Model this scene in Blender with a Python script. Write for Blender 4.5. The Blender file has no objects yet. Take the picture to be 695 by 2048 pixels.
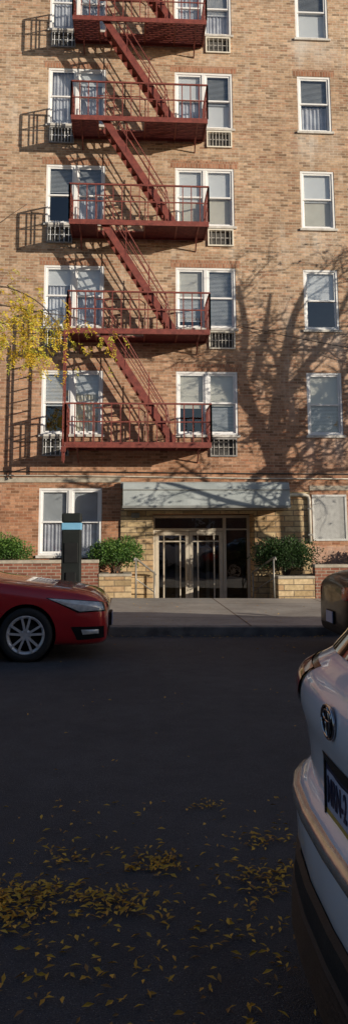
import bpy, bmesh, math, random
from mathutils import Vector, Matrix
from mathutils.bvhtree import BVHTree
S = bpy.context.scene
COL = S.collection
V = Vector
rad = math.radians
D = 18.45            # distance from the camera to the facade
SL = 0.012           # the street falls gently to the right
def gz(x): return -SL * x

# ------------------------------------------------------------------ materials
def new_mat(name):
    m = bpy.data.materials.new(name); m.use_nodes = True
    nt = m.node_tree
    for n in list(nt.nodes): nt.nodes.remove(n)
    out = nt.nodes.new('ShaderNodeOutputMaterial')
    b = nt.nodes.new('ShaderNodeBsdfPrincipled')
    nt.links.new(b.outputs[0], out.inputs[0])
    return m, nt, b, out
def c4(c): return (c[0], c[1], c[2], 1)
def node(nt, t, **kw):
    n = nt.nodes.new(t)
    for k, v in kw.items():
        if k in n.inputs: n.inputs[k].default_value = v
        else: setattr(n, k, v)
    return n
def mixc(nt, fac, a, b, mode='MIX'):
    n = nt.nodes.new('ShaderNodeMix'); n.data_type = 'RGBA'; n.blend_type = mode
    for s, i in ((fac, 0), (a, 6), (b, 7)):
        if isinstance(s, (int, float)): n.inputs[i].default_value = s
        elif isinstance(s, tuple): n.inputs[i].default_value = c4(s)
        else: nt.links.new(s, n.inputs[i])
    return n.outputs[2]
def mth(nt, op, a, b=None, clamp=False):
    n = nt.nodes.new('ShaderNodeMath'); n.operation = op; n.use_clamp = clamp
    for i, s in enumerate((a, b)):
        if s is None: continue
        if isinstance(s, (int, float)): n.inputs[i].default_value = s
        else: nt.links.new(s, n.inputs[i])
    return n.outputs[0]
def ramp(nt, sock, lo, hi):
    n = nt.nodes.new('ShaderNodeMapRange'); n.inputs[1].default_value = lo; n.inputs[2].default_value = hi
    nt.links.new(sock, n.inputs[0]); return n.outputs[0]
def noise(nt, scale, detail=4, vec=None, rough=.55):
    n = nt.nodes.new('ShaderNodeTexNoise'); n.inputs['Scale'].default_value = scale
    n.inputs['Detail'].default_value = detail; n.inputs['Roughness'].default_value = rough
    if vec: nt.links.new(vec, n.inputs['Vector'])
    return n.outputs[0]
def bump(nt, b, sock, strength, dist=.01):
    n = nt.nodes.new('ShaderNodeBump'); n.inputs['Strength'].default_value = strength; n.inputs['Distance'].default_value = dist
    nt.links.new(sock, n.inputs['Height']); nt.links.new(n.outputs[0], b.inputs['Normal'])
def mat(name, c1, c2=None, rough=.6, scale=8, metal=0, bmp=0, coat=0, lo=.35, hi=.65, spec=None):
    m, nt, b, out = new_mat(name)
    tc = nt.nodes.new('ShaderNodeTexCoord')
    nz = noise(nt, scale, 6, tc.outputs['Object'])
    if c2 is None: c2 = tuple(x * .82 for x in c1)
    nt.links.new(mixc(nt, ramp(nt, nz, lo, hi), c1, c2), b.inputs['Base Color'])
    b.inputs['Roughness'].default_value = rough; b.inputs['Metallic'].default_value = metal
    b.inputs['Coat Weight'].default_value = coat; b.inputs['Coat Roughness'].default_value = .04
    if spec is not None: b.inputs['Specular IOR Level'].default_value = spec
    if bmp: bump(nt, b, noise(nt, scale * 6, 5, tc.outputs['Object']), bmp)
    return m
def wallvec(nt):
    g = nt.nodes.new('ShaderNodeNewGeometry'); s = nt.nodes.new('ShaderNodeSeparateXYZ'); nt.links.new(g.outputs['Position'], s.inputs[0])
    a = nt.nodes.new('ShaderNodeMath'); a.operation = 'ADD'; nt.links.new(s.outputs[0], a.inputs[0]); nt.links.new(s.outputs[1], a.inputs[1])
    c = nt.nodes.new('ShaderNodeCombineXYZ'); nt.links.new(a.outputs[0], c.inputs[0]); nt.links.new(s.outputs[2], c.inputs[1])
    return c.outputs[0], s, g
def bricks(name, ca, cb, mort, bw, rh, ms, red=None, stain=None, rough=.9, bstr=.5, offset=.5, zred=None, dark=.5, bleach=False):
    m, nt, b, out = new_mat(name)
    vec, sep, g = wallvec(nt)
    br = node(nt, 'ShaderNodeTexBrick'); br.offset = offset
    nt.links.new(vec, br.inputs['Vector'])
    for k, v in (('Scale', 1), ('Mortar Size', ms), ('Mortar Smooth', .2), ('Bias', 0), ('Brick Width', bw), ('Row Height', rh)): br.inputs[k].default_value = v
    br.inputs['Color1'].default_value = c4(ca); br.inputs['Color2'].default_value = c4(cb); br.inputs['Mortar'].default_value = c4(mort)
    col = br.outputs['Color']
    br2 = node(nt, 'ShaderNodeTexBrick'); br2.offset = offset
    nt.links.new(vec, br2.inputs['Vector'])
    for k, v in (('Scale', 1), ('Mortar Size', 0), ('Bias', 0), ('Brick Width', bw), ('Row Height', rh)): br2.inputs[k].default_value = v
    br2.inputs['Color1'].default_value = (0, 0, 0, 1); br2.inputs['Color2'].default_value = (1, 1, 1, 1)
    wn = nt.nodes.new('ShaderNodeTexWhiteNoise'); wn.noise_dimensions = '1D'; nt.links.new(br2.outputs['Color'], wn.inputs['W'])
    inv = nt.nodes.new('ShaderNodeMath'); inv.operation = 'SUBTRACT'; inv.inputs[0].default_value = 1; nt.links.new(br.outputs['Fac'], inv.inputs[1])
    def masked(lo, hi, k, sock=None):
        return mth(nt, 'MULTIPLY', mth(nt, 'MULTIPLY', ramp(nt, sock or wn.outputs['Value'], lo, hi), k), inv.outputs[0])
    wn2 = nt.nodes.new('ShaderNodeTexWhiteNoise'); wn2.noise_dimensions = '1D'
    nt.links.new(mth(nt, 'ADD', br2.outputs['Color'], 3.7), wn2.inputs['W'])
    col = mixc(nt, masked(.5, .95, dark), col, tuple(x * .35 for x in cb))
    col = mixc(nt, masked(.7, 1.0, .55, wn2.outputs['Value']), col, (min(1, ca[0] * 1.18), ca[1] * 1.2, ca[2] * 1.3))
    col = mixc(nt, masked(.35, .0, .5, wn2.outputs['Value']), col, (ca[0] * .8, ca[1] * .58, ca[2] * .55))
    nz = noise(nt, .55, 5, g.outputs['Position'])
    col = mixc(nt, ramp(nt, nz, .3, .75), col, mixc(nt, 1, col, (.76, .71, .68), 'MULTIPLY'))
    nz2 = noise(nt, 14, 4, g.outputs['Position'])
    col = mixc(nt, ramp(nt, nz2, .35, .7), col, mixc(nt, 1, col, (.72, .70, .68), 'MULTIPLY'))
    if stain:
        mp = nt.nodes.new('ShaderNodeMapping'); mp.inputs['Scale'].default_value = (1.6, 1.6, .35); nt.links.new(g.outputs['Position'], mp.inputs[0])
        s1 = noise(nt, 1.3, 6, mp.outputs[0], .7)
        col = mixc(nt, mth(nt, 'MULTIPLY', ramp(nt, s1, .56, .78), .5), col, stain)
        # sooty streaks running down the wall
        mp2 = nt.nodes.new('ShaderNodeMapping'); mp2.inputs['Scale'].default_value = (2.4, 2.4, .16); mp2.inputs['Location'].default_value = (7, 3, 1); nt.links.new(g.outputs['Position'], mp2.inputs[0])
        s2 = noise(nt, 1.5, 5, mp2.outputs[0], .65)
        col = mixc(nt, mth(nt, 'MULTIPLY', ramp(nt, s2, .56, .76), .6), col, mixc(nt, 1, col, (.62, .58, .56), 'MULTIPLY'))
        if bleach:      # bleached brick under each window of the right-hand row
            zm = mth(nt, 'FRACT', mth(nt, 'DIVIDE', mth(nt, 'SUBTRACT', sep.outputs[2], 4.05), 2.78))
            f = mth(nt, 'MULTIPLY', ramp(nt, zm, .62, .88), mth(nt, 'MULTIPLY', ramp(nt, sep.outputs[0], 4.3, 4.65), ramp(nt, sep.outputs[0], 5.8, 5.4)))
            f = mth(nt, 'MULTIPLY', f, ramp(nt, s1, .36, .60)); f = mth(nt, 'MULTIPLY', f, .55)
            col = mixc(nt, f, col, (.70, .67, .62))
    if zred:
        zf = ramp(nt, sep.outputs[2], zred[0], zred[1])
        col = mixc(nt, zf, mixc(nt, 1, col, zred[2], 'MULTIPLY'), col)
    nt.links.new(col, b.inputs['Base Color']); b.inputs['Roughness'].default_value = rough
    b.inputs['Specular IOR Level'].default_value = .2
    hm = nt.nodes.new('ShaderNodeMath'); hm.operation = 'MULTIPLY_ADD'; nt.links.new(nz2, hm.inputs[0]); hm.inputs[1].default_value = .5; nt.links.new(inv.outputs[0], hm.inputs[2])
    bump(nt, b, hm.outputs[0], bstr, .012)
    return m
M = {}
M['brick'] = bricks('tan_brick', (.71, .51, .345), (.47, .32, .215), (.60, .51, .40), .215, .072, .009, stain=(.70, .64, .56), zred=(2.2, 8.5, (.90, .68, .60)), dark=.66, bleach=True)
M['redbrick'] = bricks('red_brick', (.40, .19, .13), (.27, .12, .09), (.44, .38, .31), .215, .072, .01)
M['lintel'] = bricks('lintel_brick', (.54, .29, .185), (.42, .22, .14), (.46, .35, .26), .075, .2, .009)
M['stone'] = bricks('tan_ashlar', (.76, .60, .36), (.55, .41, .23), (.30, .24, .17), .46, .135, .012, bstr=.9, dark=.35)
M['coping'] = mat('stone_coping', (.48, .43, .35), (.34, .30, .24), .9, 9, bmp=.3)
M['white'] = mat('white_aluminium', (.86, .86, .86), (.78, .78, .78), .45, 5)
M['sill'] = mat('pale_sill', (.66, .64, .60), (.48, .45, .41), .7, 7)
M['guard'] = mat('guard_bar_paint', (.50, .48, .44), (.36, .34, .31), .6, 9)
M['iron'] = mat('red_oxide_paint', (.25, .060, .044), (.15, .036, .028), .55, 9, bmp=.15)
M['canopy'] = mat('grey_canopy_metal', (.43, .47, .47), (.31, .345, .345), .5, 2.2)
M['canopytrim'] = mat('canopy_trim', (.27, .28, .27), None, .5, 4)
M['soffit'] = mat('soffit', (.30, .26, .2), None, .8, 4)
M['doorframe'] = mat('champagne_door_metal', (.60, .54, .44), (.51, .46, .38), .45, 6)
M['steel'] = mat('brushed_steel', (.34, .32, .29), (.24, .23, .21), .45, 8, metal=.35)
M['dark'] = mat('dark_interior', (.035, .033, .03), (.02, .019, .018), .9, 2)
M['lobby'] = mat('lobby_wall', (.18, .14, .10), (.08, .062, .045), .8, 1.4)
M['blindw'] = mat('white_blind', (.90, .91, .92), (.85, .86, .87), .8, 3)
M['blindb'] = mat('beige_shade', (.78, .74, .64), (.70, .66, .56), .85, 3)
M['blindg'] = mat('grey_blind', (.60, .62, .64), (.49, .51, .53), .8, 3)
M['curtain'] = mat('sheer_curtain', (.80, .81, .86), (.50, .51, .57), .9, 3)
M['blackmetal'] = mat('black_enamel', (.016, .017, .018), (.01, .011, .012), .6, 6, spec=.25)
M['acgrey'] = mat('grille_grey', (.36, .35, .33), (.24, .23, .22), .6, 10)
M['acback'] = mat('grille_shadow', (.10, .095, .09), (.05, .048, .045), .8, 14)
M['mesh'] = mat('galvanised_mesh', (.66, .66, .64), (.52, .52, .50), .5, 12)
M['pipe'] = mat('cream_pipe', (.62, .57, .48), (.48, .44, .37), .5, 7)
M['cable'] = mat('black_cable', (.03, .03, .03), None, .6, 7)
M['rubber'] = mat('tyre_rubber', (.022, .022, .023), (.014, .014, .014), .75, 14, bmp=.1)
M['alloy'] = mat('alloy_rim', (.72, .72, .73), (.62, .62, .63), .35, 9, metal=.4)
M['chrome'] = mat('chrome', (.50, .50, .52), (.40, .40, .42), .12, 9, metal=1)
M['scuff'] = mat('brushed_guard', (.66, .64, .61), (.50, .48, .46), .22, 16, metal=.7)
M['plastic'] = mat('black_plastic', (.018, .018, .020), (.011, .011, .012), .6, 22, bmp=.2, spec=.3)
M['glossblack'] = mat('gloss_black', (.012, .012, .013), None, .12, 5)
M['redpaint'] = mat('red_car_paint', (.50, .016, .022), (.42, .013, .018), .3, 3, metal=.2, coat=1)
M['olivepaint'] = mat('dark_bronze_paint', (.030, .024, .014), (.020, .016, .010), .35, 3, metal=.3, coat=.3, spec=.35)
M['whitepaint'] = mat('white_car_paint', (.82, .88, .98), (.79, .85, .95), .35, 2, coat=1)
M['lampclear'] = mat('headlamp_lens', (.84, .84, .82), (.50, .50, .50), .08, 11, metal=.1, coat=1)
M['lampred'] = mat('tail_lamp_lens', (.52, .018, .012), (.28, .010, .008), .12, 14, coat=.6)
M['carglass'] = mat('car_glass', (.012, .014, .015), None, .03, 5, coat=1)
M['plateW'] = mat('plate_white', (.46, .50, .66), (.40, .44, .60), .4, 9)
M['plateB'] = mat('plate_blue', (.015, .02, .07), None, .4, 9)
M['plateY'] = mat('plate_yellow', (.58, .38, .06), None, .4, 9)
M['bluelabel'] = mat('blue_band', (.20, .46, .68), (.16, .40, .60), .6, 9)
M['meter'] = mat('meter_body', (.018, .022, .022), (.012, .015, .015), .65, 5, spec=.2)
M['bark'] = mat('grey_bark', (.12, .095, .075), (.06, .048, .038), .95, 9, bmp=.6)
M['twig'] = mat('twig_bark', (.10, .07, .05), (.06, .04, .03), .9, 9)
for i, c in enumerate([(.82, .62, .05), (.72, .49, .04), (.60, .58, .07)]): M['yl%d' % i] = mat('yellow_leaf_%s' % 'abc'[i], c, tuple(x * .78 for x in c), .65, 5)
for i, c in enumerate([(.92, .55, .06), (.76, .42, .05), (.42, .22, .06)]): M['fl%d' % i] = mat('fallen_leaf_%s' % 'abc'[i], c, tuple(x * .7 for x in c), .7, 12)
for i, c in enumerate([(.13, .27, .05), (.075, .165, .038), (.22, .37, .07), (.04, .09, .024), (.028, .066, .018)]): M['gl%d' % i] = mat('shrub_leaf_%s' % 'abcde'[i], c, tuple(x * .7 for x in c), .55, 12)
for k in ('yl0', 'yl1', 'yl2', 'gl0', 'gl1', 'gl2', 'gl3', 'gl4'):     # leaves let some light through
    nt = M[k].node_tree; b = [n for n in nt.nodes if n.type == 'BSDF_PRINCIPLED'][0]
    out = [n for n in nt.nodes if n.type == 'OUTPUT_MATERIAL'][0]
    tr = nt.nodes.new('ShaderNodeBsdfTranslucent'); ms = nt.nodes.new('ShaderNodeMixShader'); ms.inputs[0].default_value = .35
    nt.links.new(b.inputs['Base Color'].links[0].from_socket, tr.inputs[0])
    nt.links.new(b.outputs[0], ms.inputs[1]); nt.links.new(tr.outputs[0], ms.inputs[2]); nt.links.new(ms.outputs[0], out.inputs[0])
def glass(name, base, tint, fr=.5):
    m, nt, b, out = new_mat(name); nt.nodes.remove(b)
    t = nt.nodes.new('ShaderNodeBsdfTransparent'); t.inputs[0].default_value = c4(tint)
    g = nt.nodes.new('ShaderNodeBsdfGlossy'); g.inputs['Roughness'].default_value = .02
    tc = nt.nodes.new('ShaderNodeTexCoord')
    bp = nt.nodes.new('ShaderNodeBump'); bp.inputs['Strength'].default_value = .06; bp.inputs['Distance'].default_value = .05
    nt.links.new(noise(nt, 2.2, 2, tc.outputs['Object']), bp.inputs['Height']); nt.links.new(bp.outputs[0], g.inputs['Normal'])
    lw = nt.nodes.new('ShaderNodeLayerWeight'); lw.inputs[0].default_value = .35
    a = nt.nodes.new('ShaderNodeMath'); a.operation = 'MULTIPLY_ADD'; a.inputs[1].default_value = fr; a.inputs[2].default_value = base
    nt.links.new(lw.outputs['Fresnel'], a.inputs[0])
    ms = nt.nodes.new('ShaderNodeMixShader'); nt.links.new(a.outputs[0], ms.inputs[0])
    nt.links.new(t.outputs[0], ms.inputs[1]); nt.links.new(g.outputs[0], ms.inputs[2]); nt.links.new(ms.outputs[0], out.inputs[0])
    return m
M['pane'] = glass('window_glass', .15, (.95, .98, 1.0), .35)
M['doorglass'] = glass('door_glass', .10, (.74, .74, .72))
def ground_mat(name, kind):
    m, nt, b, out = new_mat(name)
    g = nt.nodes.new('ShaderNodeNewGeometry'); P = g.outputs['Position']
    if kind == 'asphalt':
        f1 = noise(nt, 150, 3, P, .7); f2 = noise(nt, .7, 6, P, .6); f3 = noise(nt, 45, 4, P)
        col = mixc(nt, ramp(nt, f1, .3, .75), (.050, .053, .060), (.160, .166, .180))
        col = mixc(nt, ramp(nt, f2, .3, .7), mixc(nt, 1, col, (.68, .68, .70), 'MULTIPLY'), col)
        col = mixc(nt, ramp(nt, noise(nt, 5, 5, P), .3, .72), mixc(nt, 1, col, (.76, .76, .76), 'MULTIPLY'), col)
        col = mixc(nt, ramp(nt, noise(nt, 260, 1, P), .68, .74), col, (.40, .39, .38))
        vo = node(nt, 'ShaderNodeTexVoronoi'); vo.inputs['Scale'].default_value = 170; nt.links.new(P, vo.inputs['Vector'])
        b.inputs['Roughness'].default_value = .85; b.inputs['Specular IOR Level'].default_value = .3
        ad = nt.nodes.new('ShaderNodeMath'); ad.operation = 'ADD'; nt.links.new(vo.outputs['Distance'], ad.inputs[0]); nt.links.new(f3, ad.inputs[1])
        bump(nt, b, ad.outputs[0], .8, .008)
    else:
        mp = nt.nodes.new('ShaderNodeMapping'); mp.inputs['Location'].default_value = (.35, .65, 0); nt.links.new(P, mp.inputs[0])
        br = node(nt, 'ShaderNodeTexBrick'); br.offset = 0
        nt.links.new(mp.outputs[0], br.inputs['Vector'])
        for k, v in (('Scale', 1), ('Mortar Size', .018), ('Mortar Smooth', .3), ('Bias', 0), ('Brick Width', 2.3), ('Row Height', 2.77)): br.inputs[k].default_value = v
        br.inputs['Color1'].default_value = (.52, .47, .41, 1); br.inputs['Color2'].default_value = (.40, .38, .35, 1); br.inputs['Mortar'].default_value = (.15, .10, .075, 1)
        col = mixc(nt, ramp(nt, noise(nt, .9, 6, P, .65), .35, .7), br.outputs['Color'], mixc(nt, 1, br.outputs['Color'], (.62, .60, .59), 'MULTIPLY'))
        col = mixc(nt, ramp(nt, noise(nt, 9, 5, P), .3, .7), col, mixc(nt, 1, col, (.82, .81, .80), 'MULTIPLY'))
        col = mixc(nt, ramp(nt, noise(nt, 60, 2, P), .68, .74), col, (.16, .13, .10))
        b.inputs['Roughness'].default_value = .9
        bump(nt, b, noise(nt, 40, 4, P), .25, .006)
    nt.links.new(col, b.inputs['Base Color'])
    return m
M['asphalt'] = ground_mat('asphalt', 'asphalt')
M['concrete'] = ground_mat('sidewalk_concrete', 'concrete')
M['kerb'] = mat('kerb_stone', (.22, .20, .18), (.09, .083, .077), .9, 4, bmp=.3)
M['earth'] = mat('earth', (.10, .09, .075), (.07, .06, .05), .95, .4)
M['soil'] = mat('soil', (.045, .033, .024), (.03, .02, .016), .95, 9)

# ------------------------------------------------------------------ mesh builder
ORG = {}
class MB:
    def __init__(s): s.v = []; s.f = []; s.m = []
    def poly(s, pts, mi=0):
        n = len(s.v); s.v += [V(p) for p in pts]; s.f.append(tuple(range(n, n + len(pts)))); s.m.append(mi)
    def box(s, x0, x1, y0, y1, z0, z1, mi=0):
        n = len(s.v)
        s.v += [V(p) for p in ((x0, y0, z0), (x1, y0, z0), (x1, y1, z0), (x0, y1, z0), (x0, y0, z1), (x1, y0, z1), (x1, y1, z1), (x0, y1, z1))]
        for f in ((0, 3, 2, 1), (4, 5, 6, 7), (0, 1, 5, 4), (1, 2, 6, 5), (2, 3, 7, 6), (3, 0, 4, 7)):
            s.f.append(tuple(n + i for i in f)); s.m.append(mi)
    def bar(s, p, q, w, h, up=(0, 0, 1), mi=0):
        p, q = V(p), V(q); d = (q - p).normalized(); u = V(up)
        if u.length < 1e-6 or abs(d.dot(u.normalized())) > .98: u = V((1, 0, 0)) if abs(d.x) < .9 else V((0, 1, 0))
        a = d.cross(u).normalized(); b = a.cross(d).normalized(); n = len(s.v)
        for e in (p, q):
            for sx, sy in ((-1, -1), (1, -1), (1, 1), (-1, 1)): s.v.append(e + a * (sx * w / 2) + b * (sy * h / 2))
        for f in ((0, 1, 2, 3), (7, 6, 5, 4), (0, 4, 5, 1), (1, 5, 6, 2), (2, 6, 7, 3), (3, 7, 4, 0)):
            s.f.append(tuple(n + i for i in f)); s.m.append(mi)
    def tube(s, pts, rs, n=8, mi=0):
        pts = [V(p) for p in pts]
        if isinstance(rs, (int, float)): rs = [rs] * len(pts)
        base = len(s.v); prev = None
        for i, p in enumerate(pts):
            d = (pts[min(i + 1, len(pts) - 1)] - pts[max(i - 1, 0)]).normalized()
            if prev is None:
                a = d.cross(V((0, 0, 1)) if abs(d.z) < .9 else V((1, 0, 0))).normalized()
            else:
                a = (prev - d * prev.dot(d)).normalized()
            prev = a; b = d.cross(a)
            for k in range(n):
                t = 2 * math.pi * k / n; s.v.append(p + a * (math.cos(t) * rs[i]) + b * (math.sin(t) * rs[i]))
        for i in range(len(pts) - 1):
            for k in range(n):
                k2 = (k + 1) % n; o = base + i * n
                s.f.append((o + k, o + k2, o + n + k2, o + n + k)); s.m.append(mi)
        s.f.append(tuple(base + k for k in reversed(range(n)))); s.m.append(mi)
        o = base + (len(pts) - 1) * n; s.f.append(tuple(o + k for k in range(n))); s.m.append(mi)
    def grid(s, rows, closed=False, mi=0):
        n = len(s.v); w = len(rows[0])
        for r in rows: s.v += [V(p) for p in r]
        for i in range(len(rows) - 1):
            for k in range(w if closed else w - 1):
                k2 = (k + 1) % w
                s.f.append((n + i * w + k, n + i * w + k2, n + (i + 1) * w + k2, n + (i + 1) * w + k)); s.m.append(mi)
    def leaf(s, p, d, nrm, L, W, mi=0):
        d = d.normalized(); a = d.cross(nrm)
        if a.length < 1e-4: a = d.cross(V((1, 0, .2)))
        a.normalize(); n = len(s.v); up = a.cross(d) * (.18 * L)
        s.v += [p, p + d * (L * .5) + a * (W / 2) + up * .6, p + d * L, p + d * (L * .5) - a * (W / 2) + up * .6]
        s.f.append((n, n + 1, n + 2, n + 3)); s.m.append(mi)
    def build(s, name, mats, parent=None, label=None, smooth=False, bevel=0, fix=True, weld=False):
        me = bpy.data.meshes.new(name)
        org = ORG.get(parent.name, V((0, 0, 0))) if parent else V((0, 0, 0))
        me.from_pydata([tuple(v - org) for v in s.v], [], s.f)
        if not isinstance(mats, (list, tuple)): mats = [mats]
        for m in mats: me.materials.append(M[m] if isinstance(m, str) else m)
        me.polygons.foreach_set('material_index', s.m)
        if fix:
            bm = bmesh.new(); bm.from_mesh(me)
            if weld: bmesh.ops.remove_doubles(bm, verts=bm.verts, dist=1e-5)
            bmesh.ops.recalc_face_normals(bm, faces=bm.faces); bm.to_mesh(me); bm.free()
        if smooth: me.polygons.foreach_set('use_smooth', [True] * len(me.polygons))
        me.update()
        o = bpy.data.objects.new(name, me); COL.objects.link(o)
        if parent: o.parent = parent; ORG[o.name] = org
        if label: o['label'] = label
        if bevel:
            b = o.modifiers.new('edge', 'BEVEL'); b.width = bevel; b.segments = 2; b.limit_method = 'ANGLE'
        return o
def tag(o, label, cat, group=None, kind=None):
    o['label'] = label; o['category'] = cat
    if group: o['group'] = group
    if kind: o['kind'] = kind
    return o
def thing(name, loc, label, cat, group=None, local=False, kind=None):
    o = bpy.data.objects.new(name, None); o.empty_display_size = .2; COL.objects.link(o); o.location = loc
    ORG[o.name] = V((0, 0, 0)) if local else V(loc)
    return tag(o, label, cat, group, kind)
def realize(o):
    bpy.context.view_layer.update()
    dg = bpy.context.evaluated_depsgraph_get(); dg.update()
    me = bpy.data.meshes.new_from_object(o.evaluated_get(dg))
    o.modifiers.clear(); old = o.data; o.data = me
    if old.users == 0: bpy.data.meshes.remove(old)
    return o

# ------------------------------------------------------------------ setting
def slab(name, x0, x1, y0, y1, z0, z1, m, label, cat, bevel=0):
    b = MB(); b.box(x0, x1, y0, y1, z0, z1); o = b.build(name, m, bevel=bevel)
    o.rotation_euler[1] = SL
    return tag(o, label, cat, kind='structure')
b = MB(); b.poly([(-400, -400, -.75), (400, -400, -.75), (400, 400, -.75), (-400, 400, -.75)]); tag(b.build('ground', 'earth'), 'bare ground reaching out beyond the street', 'ground', kind='structure')
slab('road', -45, 45, .7, 11.78, -.6, 0, 'asphalt', 'dark asphalt street strewn with fallen yellow leaves', 'road')
slab('kerb', -45, 45, 11.78, 11.95, -.6, .135, 'kerb', 'dark stone kerb along the far side of the street', 'kerb', .015)
slab('sidewalk', -45, 45, 11.95, 17.3, -.6, .14, 'concrete', 'concrete sidewalk in front of the brick apartment building', 'sidewalk')
slab('near_kerb', -45, 45, .53, .7, -.6, .135, 'kerb', 'kerb on the near side of the street by the white vehicle', 'kerb', .015)
slab('near_sidewalk', -45, 45, -8, .53, -.6, .14, 'concrete', 'sidewalk on the near side of the street', 'sidewalk')

# ------------------------------------------------------------------ apartment building
BL = thing('apartment_building', (1.5, D, 0), 'tan brick apartment building with white windows and glass entrance doors', 'building')
FL = 2.78
LT, LB = 5.70, 4.05          # window top, bottom on the second storey
cols = {'l': (-2.17, -.63), 'm': (1.22, 2.79), 'r': (4.58, 5.50)}
opens = []
wins = []
for k in range(5):
    for c in 'lmr':
        x0, x1 = cols[c]; wins.append((c, k, x0, x1, LB + FL * k, LT + FL * k))
        opens.append((x0, x1, LB + FL * k, LT + FL * k))
G1 = (-2.17, -.63, 1.07, 2.72); opens.append(G1)
GR = (4.62, 5.50, 1.40, 2.55); opens.append(GR)
acs = []
for k in range(5):
    zt = LB + FL * k - .07
    acs.append(('l', k, -2.12, -1.46, zt - .47, zt)); acs.append(('m', k, 2.07, 2.75, zt - .47, zt))
for a in acs: opens.append(a[2:])
DOOR = (.62, 3.15, -.6, 2.08)
ZTOP = 19.6
def wall_mesh(x0, x1, z0, z1, y, ops, depth):
    b = MB()
    xs = sorted(set([x0, x1] + [o[0] for o in ops] + [o[1] for o in ops])); zs = sorted(set([z0, z1] + [o[2] for o in ops] + [o[3] for o in ops]))
    for i in range(len(xs) - 1):
        for j in range(len(zs) - 1):
            cx, cz = (xs[i] + xs[i + 1]) / 2, (zs[j] + zs[j + 1]) / 2
            if any(o[0] < cx < o[1] and o[2] < cz < o[3] for o in ops): continue
            b.poly([(xs[i], y, zs[j]), (xs[i + 1], y, zs[j]), (xs[i + 1], y, zs[j + 1]), (xs[i], y, zs[j + 1])])
    for o in ops:
        d = depth if o is not DOOR else .64
        for (ax, az, bx, bz) in ((o[0], o[2], o[0], o[3]), (o[0], o[3], o[1], o[3]), (o[1], o[3], o[1], o[2]), (o[1], o[2], o[0], o[2])):
            b.poly([(ax, y, az), (ax, y + d, az), (bx, y + d, bz), (bx, y, bz)])
    return b
b = wall_mesh(-14, 16, -.6, ZTOP, D, opens + [DOOR], .16)
b.poly([(-14, D, -.6), (-14, D + 12, -.6), (-14, D + 12, ZTOP), (-14, D, ZTOP)]); b.poly([(16, D, -.6), (16, D + 12, -.6), (16, D + 12, ZTOP), (16, D, ZTOP)])
b.poly([(-14, D + 12, -.6), (16, D + 12, -.6), (16, D + 12, ZTOP), (-14, D + 12, ZTOP)])
b.build('wall', 'brick', BL, fix=False)
b = MB(); b.box(-14, 16, D + .01, D + 12, ZTOP - .4, ZTOP - .25); b.build('roof', 'coping', BL)
b = MB(); b.box(-14.1, 16.1, D - .06, D + .3, ZTOP, ZTOP + .12); b.build('parapet_coping', 'coping', BL)
b = MB(); b.box(-13.9, 15.9, D + 1.3, D + 1.35, 2.6, ZTOP - .5); b.box(-13.9, .3, D + 1.3, D + 1.35, -.6, 2.6); b.box(3.5, 15.9, D + 1.3, D + 1.35, -.6, 2.6)
for k in range(6): b.box(-13.9, 15.9, D + .17, D + 1.29, 3.2 + FL * k - .1, 3.2 + FL * k)
b.build('interior', 'dark', BL)
rng = random.Random(11)
def blind_mesh(x0, x1, zt, zb, y, kind):
    b = MB()
    if kind == 'curtain':
        n = 26; rows = []
        for z in (zt, (zt + zb) / 2, zb):
            rows.append([(x0 + (x1 - x0) * i / n, y + .018 * math.sin(i * 1.7) + .01 * math.sin(i * .6 + z), z) for i in range(n + 1)])
        b.grid(rows)
    elif kind == 'slat':
        z = zt
        while z > zb + .03:
            b.poly([(x0, y + .012, z), (x1, y + .012, z), (x1, y - .008, z - .030), (x0, y - .008, z - .030)]); z -= .036
        b.box(x0, x1, y - .015, y + .015, zb, zb + .025)
    else:
        b.poly([(x0, y, zt), (x1, y, zt), (x1, y, zb + .025), (x0, y, zb + .025)]); b.box(x0, x1, y - .01, y + .012, zb, zb + .025)
    return b
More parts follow.
